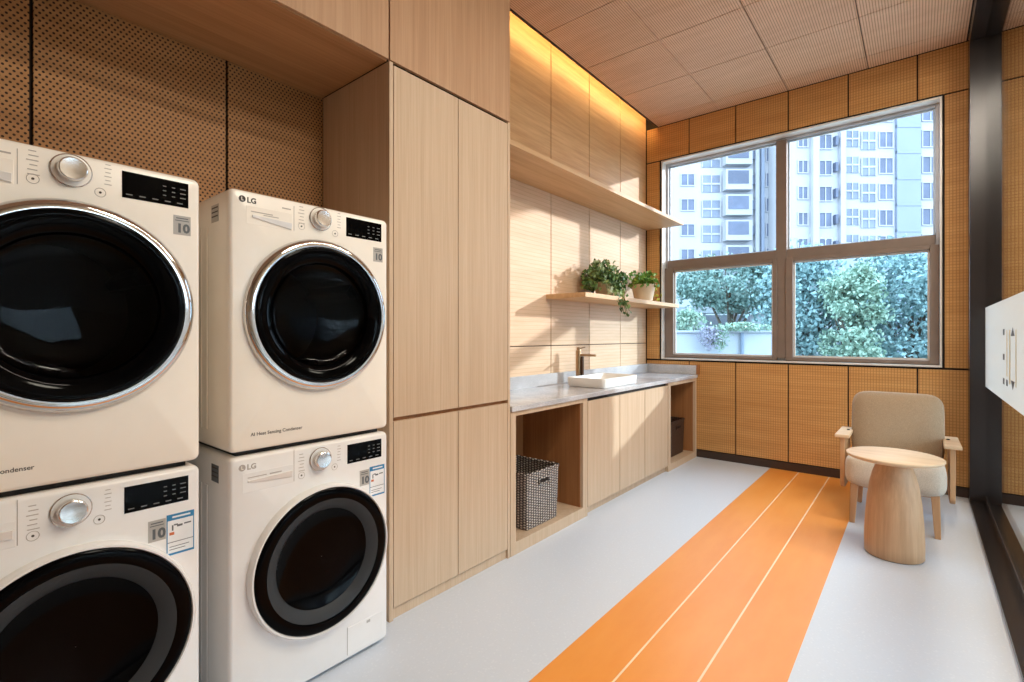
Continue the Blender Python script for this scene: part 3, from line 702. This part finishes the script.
def ivy(label, loc, r0, r1, hp, mats, stems, crown, size):
    t = thing('potted_plant', label, 'plant', loc); pot(t, r0, r1, hp, M['pot'])
    sm = MB(); lm = MB()
    for (dx, dy, up, drop, nl, mi) in stems:
        pts = []
        for k in range(9):
            u = k / 8; pts.append((dx * u, dy * u, hp * 0.9 + up * math.sin(min(u * 1.6, 1.0) * PI / 2 * 1.0) - drop * u * u))
        sm.tube(pts, 0.0022, 5)
        lp = []
        for k in range(nl):
            u = random.uniform(0.15, 1.02) * 8; i = min(int(u), 7); f = u - i
            q = [pts[i][j] + (pts[i + 1][j] - pts[i][j]) * f + random.uniform(-0.022, 0.022) for j in range(3)]
            lp.append(q)
        leaf_cloud(lm, lp, size, mi)
    cp = []
    for k in range(crown[0]):
        a = random.uniform(0, 2 * PI); rr = crown[1] * math.sqrt(random.random()); cp.append((max(rr * math.cos(a) * 0.8, -0.15), rr * math.sin(a), hp * 0.95 + random.uniform(-crown[3] * rr / crown[1], crown[2]) * (1 - (rr / crown[1]) ** 2 * 0.6)) if rr > r1 * 1.25 else (rr * math.cos(a), rr * math.sin(a), hp * 0.95 + random.uniform(0.0, crown[2])))
    leaf_cloud(lm, cp, size, 0)
    lb = [v for v in lm.v]
    sm.build('stem', M['stem'], t); lm.build('foliage', mats, t)
    return t
st1 = []
for k in range(44):
    a = random.uniform(0, 2 * PI); r_ = random.uniform(0.12, 0.27)
    dx, dy = r_ * math.cos(a) * 0.75, r_ * math.sin(a)
    st1.append((max(dx, -0.15), dy, random.uniform(0.05, 0.19), random.uniform(0.0, 0.20), 14, random.choice((0, 0, 0, 1))))
for dx, dy, dp in ((0.20, -0.08, 0.28), (0.21, -0.04, 0.33), (0.22, 0.0, 0.36), (0.215, 0.03, 0.35), (0.21, 0.06, 0.31), (0.20, -0.10, 0.24), (0.22, -0.02, 0.30), (0.21, 0.02, 0.26)): st1.append((dx, dy, 0.07, dp, 26, 0))
for dx, dy, dp in ((0.13, -0.12, 0.17), (0.14, -0.08, 0.19), (0.15, -0.03, 0.17), (0.13, -0.15, 0.14), (0.14, 0.02, 0.18)): st1.append((dx, dy, 0.05, dp, 24, 1))
ivy('bushy trailing ivy in a pot on the lower shelf, larger of the two plants', (-2.14, 3.88, 1.5745), 0.065, 0.085, 0.135, [M['ivy'], M['ivy_pale']], st1, (420, 0.23, 0.21, 0.13), 0.034)
st2 = []
for k in range(16):
    a = random.uniform(0, 2 * PI); r_ = random.uniform(0.08, 0.17); st2.append((max(r_ * math.cos(a) * 0.8, -0.13), r_ * math.sin(a), random.uniform(0.05, 0.13), random.uniform(0, 0.10), 9, 0))
for k in range(7): st2.append((random.uniform(0.0, 0.1), random.uniform(0.13, 0.24), random.uniform(0.04, 0.12), random.uniform(0.05, 0.24), 11, 1))
ivy('small leafy green plant in a beige pot on the lower shelf nearer the window', (-2.13, 4.66, 1.5745), 0.085, 0.115, 0.175, [M['fern'], M['lime']], st2, (170, 0.18, 0.14, 0.06), 0.034)

# ------------------------------------------------------------------ armchair and side table
def cushion(name, m, parent, hw, hd, hh, r, loc, rot=(0, 0, 0), puff=0.012):
    """soft box: x half width, y half depth, z half height"""
    bm = bmesh.new(); bmesh.ops.create_cube(bm, size=2.0)
    bmesh.ops.subdivide_edges(bm, edges=bm.edges[:], cuts=7, use_grid_fill=True)
    for v in bm.verts:
        p = v.co.copy(); q = Vector((p.x * hw, p.y * hd, p.z * hh))
        c = Vector((max(-hw + r, min(hw - r, q.x)), max(-hd + min(r, hd * 0.98), min(hd - min(r, hd * 0.98), q.y)), max(-hh + min(r, hh * 0.98), min(hh - min(r, hh * 0.98), q.z))))
        d = q - c
        if d.length > 1e-6:
            rr = r; d = Vector((d.x, d.y, d.z)); ln = max(abs(d.x) / r, abs(d.y) / min(r, hd * 0.98), abs(d.z) / min(r, hh * 0.98))
            n = d.normalized(); q = c + Vector((n.x * r, n.y * min(r, hd * 0.98), n.z * min(r, hh * 0.98))) * ln
        bulge = (1 - (q.x / hw) ** 2) * (1 - (q.z / hh) ** 2) if hd < hh else (1 - (q.x / hw) ** 2) * (1 - (q.y / hd) ** 2)
        if hd < hh: q.y += puff * bulge * (1 if q.y > 0 else -1) * min(1, abs(p.y) * 1.0)
        else: q.z += puff * bulge * (1 if q.z > 0 else -1) * min(1, abs(p.z) * 1.0)
        v.co = q
    me = bpy.data.meshes.new(name); bm.to_mesh(me); bm.free(); me.materials.append(m); me.polygons.foreach_set('use_smooth', [True] * len(me.polygons))
    o = bpy.data.objects.new(name, me); C.objects.link(o); o.parent = parent; o.location = loc; o.rotation_euler = rot
    s = o.modifiers.new('sub', 'SUBSURF'); s.levels = 1; s.render_levels = 1
    return o
ch = thing('armchair', 'low beige upholstered armchair with oak arms against the window wall', 'armchair', (-0.130, 4.28, 0), 0)
cushion('seat', M['fabric_seat'], ch, 0.262, 0.27, 0.105, 0.065, (0, -0.06, 0.337), (rad(-3), 0, 0), 0.014)
cushion('backrest', M['fabric'], ch, 0.264, 0.06, 0.245, 0.085, (0, 0.215, 0.592), (rad(-12), 0, 0), 0.014)
for sx in (-1, 1):
    for yy, lean in ((-0.27, -0.015), (0.20, 0.04)):
        x = 0.205 * sx
        MB().loft([[(x + sx * 0.012 + a * w, yy + lean + b * w, z) for a, b in ((-1, -1), (1, -1), (1, 1), (-1, 1))] if z == 0 else [(x + a * w, yy + b * w, z) for a, b in ((-1, -1), (1, -1), (1, 1), (-1, 1))] for z, w in ((0.0, 0.015), (0.262, 0.022))], True, True).build('leg', M['chairwood'], ch, bevel=0.004)
    # side panel carrying the arm
    y0, y1, z0, z1 = -0.06, 0.30, 0.16, 0.519
    xx = 0.294 * sx; prof = []
    for cyy, czz, a0 in ((y1 - 0.05, z0 + 0.05, 270), (y1, z1, None), (y0, z1, None), (y0 + 0.05, z0 + 0.05, 180)):
        if a0 is None: prof.append((cyy, czz))
        else:
            for k in range(6):
                a = rad(a0 + 18 * k); prof.append((cyy + 0.05 * math.cos(a), czz + 0.05 * math.sin(a)))
    MB().loft([[(xx - 0.014, a, b) for a, b in prof], [(xx + 0.014, a, b) for a, b in prof]], True, True).build('side_panel', M['chairwood'], ch, bevel=0.003)
    ar = MB().hexa([(xx - 0.044, -0.085, 0.520), (xx + 0.044, -0.085, 0.520), (xx + 0.040, 0.31, 0.520), (xx - 0.040, 0.31, 0.520)], [(xx - 0.044, -0.085, 0.542), (xx + 0.044, -0.085, 0.542), (xx + 0.040, 0.31, 0.542), (xx - 0.040, 0.31, 0.542)]).build('armrest', M['table_top'], ch, bevel=0.004)
    MB().lathe([(0.010, 0), (0.010, 0.004), (0.007, 0.006)], (xx - sx * 0.015, 0.16, 0.542), 'z', 16, True, True).build('bolt', M['rubber'], ar, smooth=True)
MB().box(-0.21, 0.21, -0.24, 0.21, 0.232, 0.256).build('seat_frame', M['chairwood'], ch, bevel=0.003)

tb = thing('side_table', 'round oak side table with flared solid base in front of the armchair', 'table', (-0.113, 3.55, 0), 0)
prof = [(0.134, 0.0), (0.138, 0.006), (0.1385, 0.06), (0.137, 0.13), (0.133, 0.21), (0.125, 0.31), (0.114, 0.39), (0.100, 0.455), (0.084, 0.505), (0.072, 0.535)]
MB().lathe([(r_, z + 0.004) for r_, z in prof], (0, 0, 0), 'z', 64, True, True).build('base', M['table'], tb, smooth=True)
MB().lathe([(0.128, 0), (0.128, 0.0045)], (0, 0, 0), 'z', 48, True, True).build('foot_ring', M['rubber'], tb)
MB().lathe([(0.195, 0.5395), (0.216, 0.546), (0.2245, 0.555), (0.2245, 0.562), (0.221, 0.565)], (0, 0, 0), 'z', 96, True, True).build('tabletop', M['table_top'], tb, smooth=True, angle=50)

# ------------------------------------------------------------------ outside (facing the room along the view direction)
YAW = math.atan(407.5 / 496.0)
F = Vector((-math.sin(YAW), math.cos(YAW), 0)); R = Vector((math.cos(YAW), math.sin(YAW), 0))
def far(px, d, z=0.0): p = F * d + R * ((px - 512) / 496.0 * d); return (p.x, p.y, z)
ZG = -0.9
struct(MB().box(-140, 120, -40, 170, ZG - 0.3, ZG).build('ground_outside', M['ground_out']))
def building(label, px0, px1, d, zt, cells, pilasters, grp=None):
    """cells: rows of (kind, px0, px1, z offset in storey, height); storey 2.92 m"""
    t = thing('apartment_building', label, 'building', far((px0 + px1) / 2, d, ZG), YAW)
    k = d / 496.0; cxm = (px0 + px1) / 2
    def u(px): return (px - cxm) * k
    box('facade', M['facade'], u(px0), u(px1), 0.0, 9.0, 0.0, zt - ZG, t)
    for a, b, dep, m in pilasters: box('pilaster', M[m], u(a), u(b), -dep, 0.0, 0.0, zt - ZG, t)
    for (kind, a, b, pys, hpx) in cells:
        for py in pys:
            zc = 1.24 + (336 - py) * k - ZG; h_ = hpx * k; x0, x1 = u(a), u(b)
            if kind == 'win':
                w = box('window', M['fwin'], x0, x1, -0.06, 0.0, zc - h_ / 2, zc + h_ / 2, t)
                mb = MB(); ring(mb, x0 - 0.08, x1 + 0.08, zc - h_ / 2 - 0.08, zc + h_ / 2 + 0.08, -0.14, -0.0, 0.10); mb.box((x0 + x1) / 2 - 0.05, (x0 + x1) / 2 + 0.05, -0.12, -0.06, zc - h_ / 2, zc + h_ / 2)
                mb.build('window_surround', M['fframe'], w)
            elif kind == 'bal':
                w = box('balcony_glazing', M['fwin_pale'], x0, x1, -0.08, 0.0, zc - h_ / 2, zc + h_ / 2, t)
                mb = MB(); n = max(2, int((x1 - x0) / 0.9))
                for i in range(n + 1):
                    xx = x0 + (x1 - x0) * i / n; mb.box(xx - 0.05, xx + 0.05, -0.16, -0.08, zc - h_ / 2, zc + h_ / 2)
                mb.box(x0, x1, -0.16, -0.08, zc - h_ * 0.06, zc + h_ * 0.04); mb.build('glazing_bar', M['fframe'], w)
            elif kind == 'box':
                w = box('projecting_balcony', M['facade'], x0, x1, -1.1, 0.0, zc - h_ / 2, zc + h_ / 2, t)
                g = box('balcony_window', M['fwin'], x0 + 0.25, x1 - 1.1 * 0.4, -1.16, -1.1, zc - h_ * 0.22, zc + h_ * 0.42, w)
            elif kind == 'ac':
                w = box('air_conditioner', M['fwin'], x0, x1, -0.5, 0.0, zc - h_ / 2, zc + h_ / 2, t)
            elif kind == 'slab':
                box('floor_band', M['facade_blue'], x0, x1, -0.35, 0.0, zc - h_ / 2, zc + h_ / 2, t)
    return t
rowsL = [111, 136, 161, 186, 211, 236, 261]
building('white apartment block seen through the left half of the window', 640, 781, 58.0, 36.0,
    [('win', 681, 694, [y - 1 for y in (131, 156, 181, 206, 231, 256)], 11), ('bal', 702, 720, [134, 159, 184, 209, 234, 259], 17), ('box', 722, 748, [132, 157, 182, 207, 232, 257], 20),
     ('ac', 749.5, 752.5, [131, 156, 181, 206, 231], 9), ('win', 766, 776, [130, 155, 180, 205, 230, 255], 13), ('win', 652, 664, [131, 156, 181, 206, 231], 11)],
    [(753.5, 757, 0.5, 'facade'), (760, 763, 0.35, 'facade_blue')])
ra = [116, 142, 168, 194, 220, 246]
building('white apartment block with pale balcony tower seen through the right half of the window', 787, 1180, 54.0, 36.0,
    [('win', 798, 807, [y - 1 for y in ra], 12), ('win', 819, 831, ra, 14), ('ac', 833, 835.5, ra, 9), ('bal', 845, 858, [y - 3 for y in ra], 16), ('bal', 861, 875, [y - 1 for y in ra], 18), ('win', 879, 892, [y - 2 for y in ra], 15),
     ('slab', 895, 919, [y + 11 for y in ra], 3), ('win', 922, 938, [y - 3 for y in ra], 16), ('win', 950, 966, [y - 3 for y in ra], 15)],
    [(810, 816, 0.6, 'facade'), (838, 843, 0.5, 'facade'), (895, 919, 0.3, 'facade_blue')])

def wall_item(name, m, px0, px1, d, z0, z1, th, parent=None):
    c = far((px0 + px1) / 2, d, 0); w = (px1 - px0) / 496.0 * d
    return MB().box(-w / 2, w / 2, 0, th, z0, z1).build(name, m, parent, bevel=0.01, loc=c, rot=(0, 0, YAW))
gw = thing('garden_wall', 'low white rendered wall outside the left part of the window', 'wall', far(720, 10.0, ZG), YAW)
MB().box(-2.6, 1.40, 0, 0.22, 0, 2.20).build('wall_body', M['render_wall'], gw, bevel=0.01)
MB().box(-2.65, 1.44, -0.04, 0.26, 2.205, 2.25).build('coping', M['render_wall'], gw, bevel=0.01)
MB().tube([(0.42, -0.05, 0.0), (0.42, -0.05, 2.2)], 0.035, 10).build('drain_pipe', M['facade_blue'], gw, smooth=True)
pv = thing('garden_pavilion', 'white pillared shelter behind the low garden wall', 'pavilion', far(735, 18.0, ZG), YAW)
k18 = 18.0 / 496.0
for px in (699, 757): box('pillar', M['facade'], (px - 735) * k18 - 0.17, (px - 735) * k18 + 0.17, -0.2, 0.15, 0, 2.95, pv, bevel=0.02)
box('roof_beam', M['facade'], (660 - 735) * k18, (800 - 735) * k18, -0.35, 0.25, 2.95, 3.2, pv, bevel=0.02)
box('rear_wall', M['podium_dark'], (660 - 735) * k18, (800 - 735) * k18, 1.2, 1.35, 0, 2.95, pv)

def tree(label, px, d, zc, rx, rz, n, m, leaf, grp='trees outside the window'):
    rnd = random.Random(int(px * 7 + d)); base = far(px, d, ZG)
    t = thing('tree', label, 'tree', base, 0, grp)
    h_ = zc - ZG; sm = MB()
    sm.tube([(0, 0, 0), (0.05, 0.02, h_ * 0.5), (-0.03, 0.06, h_)], [0.16, 0.12, 0.05], 8)
    for k in range(7):
        a = rnd.uniform(0, 2 * PI); sm.tube([(0, 0, h_ * rnd.uniform(0.5, 0.8)), (rx * 0.7 * math.cos(a), rx * 0.7 * math.sin(a), h_ + rnd.uniform(-0.2, 0.5) * rz)], [0.05, 0.015], 6)
    sm.build('trunk', M['bark'], t, smooth=True)
    lm = MB(); cl = []
    for k in range(46):
        while True:
            p = Vector((rnd.uniform(-1, 1), rnd.uniform(-1, 1), rnd.uniform(-1, 1)))
            if p.length < 1: break
        p = p.normalized() * (p.length ** 0.5); cl.append(Vector((p.x * rx, p.y * rx, h_ + p.z * rz)))
    pts = []
    for k in range(n):
        c_ = rnd.choice(cl); g = 0.24 * min(rx, rz); pts.append(c_ + Vector((rnd.gauss(0, g), rnd.gauss(0, g), rnd.gauss(0, g * 0.8))))
    leaf_cloud(lm, pts, leaf, 0, 1.5, rnd); lm.build('crown', m, t)
    return t
tree('broad dark green tree above the low garden wall', 730, 15.0, 2.82, 1.40, 0.72, 11000, M['tree_a'], 0.085)
tree('bluish green tree between the garden wall and the light green tree', 806, 13.0, 1.7, 0.95, 1.75, 10000, M['tree_b'], 0.085)
tree('light green tree in the middle of the lower right window', 852, 11.4, 1.45, 0.50, 1.6, 6500, M['tree_c'], 0.07)
tree('bluish green tree at the right end of the lower window', 912, 12.5, 1.75, 1.25, 1.75, 11000, M['tree_b'], 0.085)
tree('bluish green tree farthest right, mostly hidden behind the window frame', 985, 13.5, 1.8, 1.3, 1.75, 7000, M['tree_b'], 0.085)
def shrub(label, px, d, z, rx, rz, n, m, leaf, droop):
    rnd = random.Random(int(px)); t = thing('shrub', label, 'shrub', far(px, d, z), YAW); lm = MB(); pts = []
    for k in range(n):
        a = rnd.gauss(0, 0.42); b = rnd.gauss(0, 0.42); pts.append((a * rx, -0.12 + b * 0.16, rnd.uniform(-droop, rz) * (1 - min(1, abs(a)) * 0.5)))
    leaf_cloud(lm, pts, leaf, 0, 1.2, rnd); lm.build('foliage', m, t)
    sm = MB()
    for k in range(6): x = rnd.uniform(-0.4, 0.4) * rx; sm.tube([(0, 0.1, -0.03), (x * 0.5, -0.02, rz * 0.8), (x, -0.14, -droop * 0.7)], 0.008, 5)
    sm.build('stem', M['stem'], t); return t
shrub('pale lavender shrub spilling over the low garden wall', 707, 9.9, 1.36, 0.22, 0.07, 620, M['lav'], 0.036, 0.42)
shrub('light green shrub hanging beside the lavender shrub on the garden wall', 718, 9.92, 1.36, 0.20, 0.08, 380, M['tree_c'], 0.036, 0.46)
shrub('clipped green strip of plants along the garden wall top', 738, 10.05, 1.36, 0.75, 0.16, 420, M['tree_c'], 0.05, 0.02)
shrub('leafy green bush at the far end of the garden wall', 686, 10.4, 1.40, 0.40, 0.42, 420, M['tree_c'], 0.07, 0.05)

# ------------------------------------------------------------------ light
w = bpy.data.worlds.new('daylight'); bpy.context.scene.world = w; w.use_nodes = True
bg = w.node_tree.nodes['Background']; bg.inputs[0].default_value = (0.77, 0.88, 1.0, 1); bg.inputs[1].default_value = 5.0
def lamp(name, kind, loc, energy, color, **kw):
    d = bpy.data.lights.new(name, kind); d.energy = energy; d.color = color
    for k_, v in kw.items(): setattr(d, k_, v)
    o = bpy.data.objects.new(name, d); C.objects.link(o); o.location = loc; return o
s = lamp('sun', 'SUN', (6, 9, 5), 3.3, (1.0, 0.87, 0.78), angle=rad(1.2))
s.rotation_euler = Vector((1.0, 1.08, 0.415)).to_track_quat('Z', 'Y').to_euler()
po = lamp('window_portal', 'AREA', ((WX0 + WX1) / 2, YB + 0.30, (WZ0 + WZ1) / 2), 1.0, (1, 1, 1), shape='RECTANGLE', size=WX1 - WX0, size_y=WZ1 - WZ0)
po.data.cycles.is_portal = True; po.rotation_euler = (rad(-90), 0, 0)
warm = (1.0, 0.88, 0.74); cool = (0.88, 0.94, 1.0)
p2 = lamp('corridor_portal', 'AREA', (XR + 0.15, 2.75, 1.1), 1.0, (1, 1, 1), shape='RECTANGLE', size=1.9, size_y=3.9)
p2.data.cycles.is_portal = True; p2.rotation_euler = (0, rad(90), 0)
lamp('warm_fill_strip', 'AREA', (0.215, 2.25, ZC - 0.012), 42, warm, shape='RECTANGLE', size=0.05, size_y=2.7)  # unseen strip light added as warm fill beside the partition
for (x, y, e) in ((1.2, 1.5, 50), (1.2, 3.6, 40)):
    lamp('corridor_fill', 'AREA', (x, y, ZC - 0.012), e, warm, shape='DISK', size=0.7)  # unseen discs added as warm fill from the corridor side

# ------------------------------------------------------------------ camera and view
cam = bpy.data.cameras.new('camera'); co = bpy.data.objects.new('camera', cam); C.objects.link(co)
co.location = (0, 0, 1.24); co.rotation_euler = (PI / 2, 0, YAW); cam.sensor_width = 36; cam.lens = 36 * 496.0 / 1024.0; cam.shift_y = -5.0 / 1024.0
cam.clip_start = 0.02; cam.clip_end = 400
sc = bpy.context.scene; sc.camera = co
sc.view_settings.view_transform = 'Standard'; sc.view_settings.look = 'None'; sc.view_settings.exposure = 0.35; sc.view_settings.gamma = 1.0; sc.view_settings.use_curve_mapping = False
sc.cycles.use_denoising = True; sc.cycles.max_bounces = 10; sc.cycles.transparent_max_bounces = 12; sc.cycles.diffuse_bounces = 6
sc.cycles.sample_clamp_indirect = 6.0; sc.cycles.caustics_reflective = False; sc.cycles.caustics_refractive = False
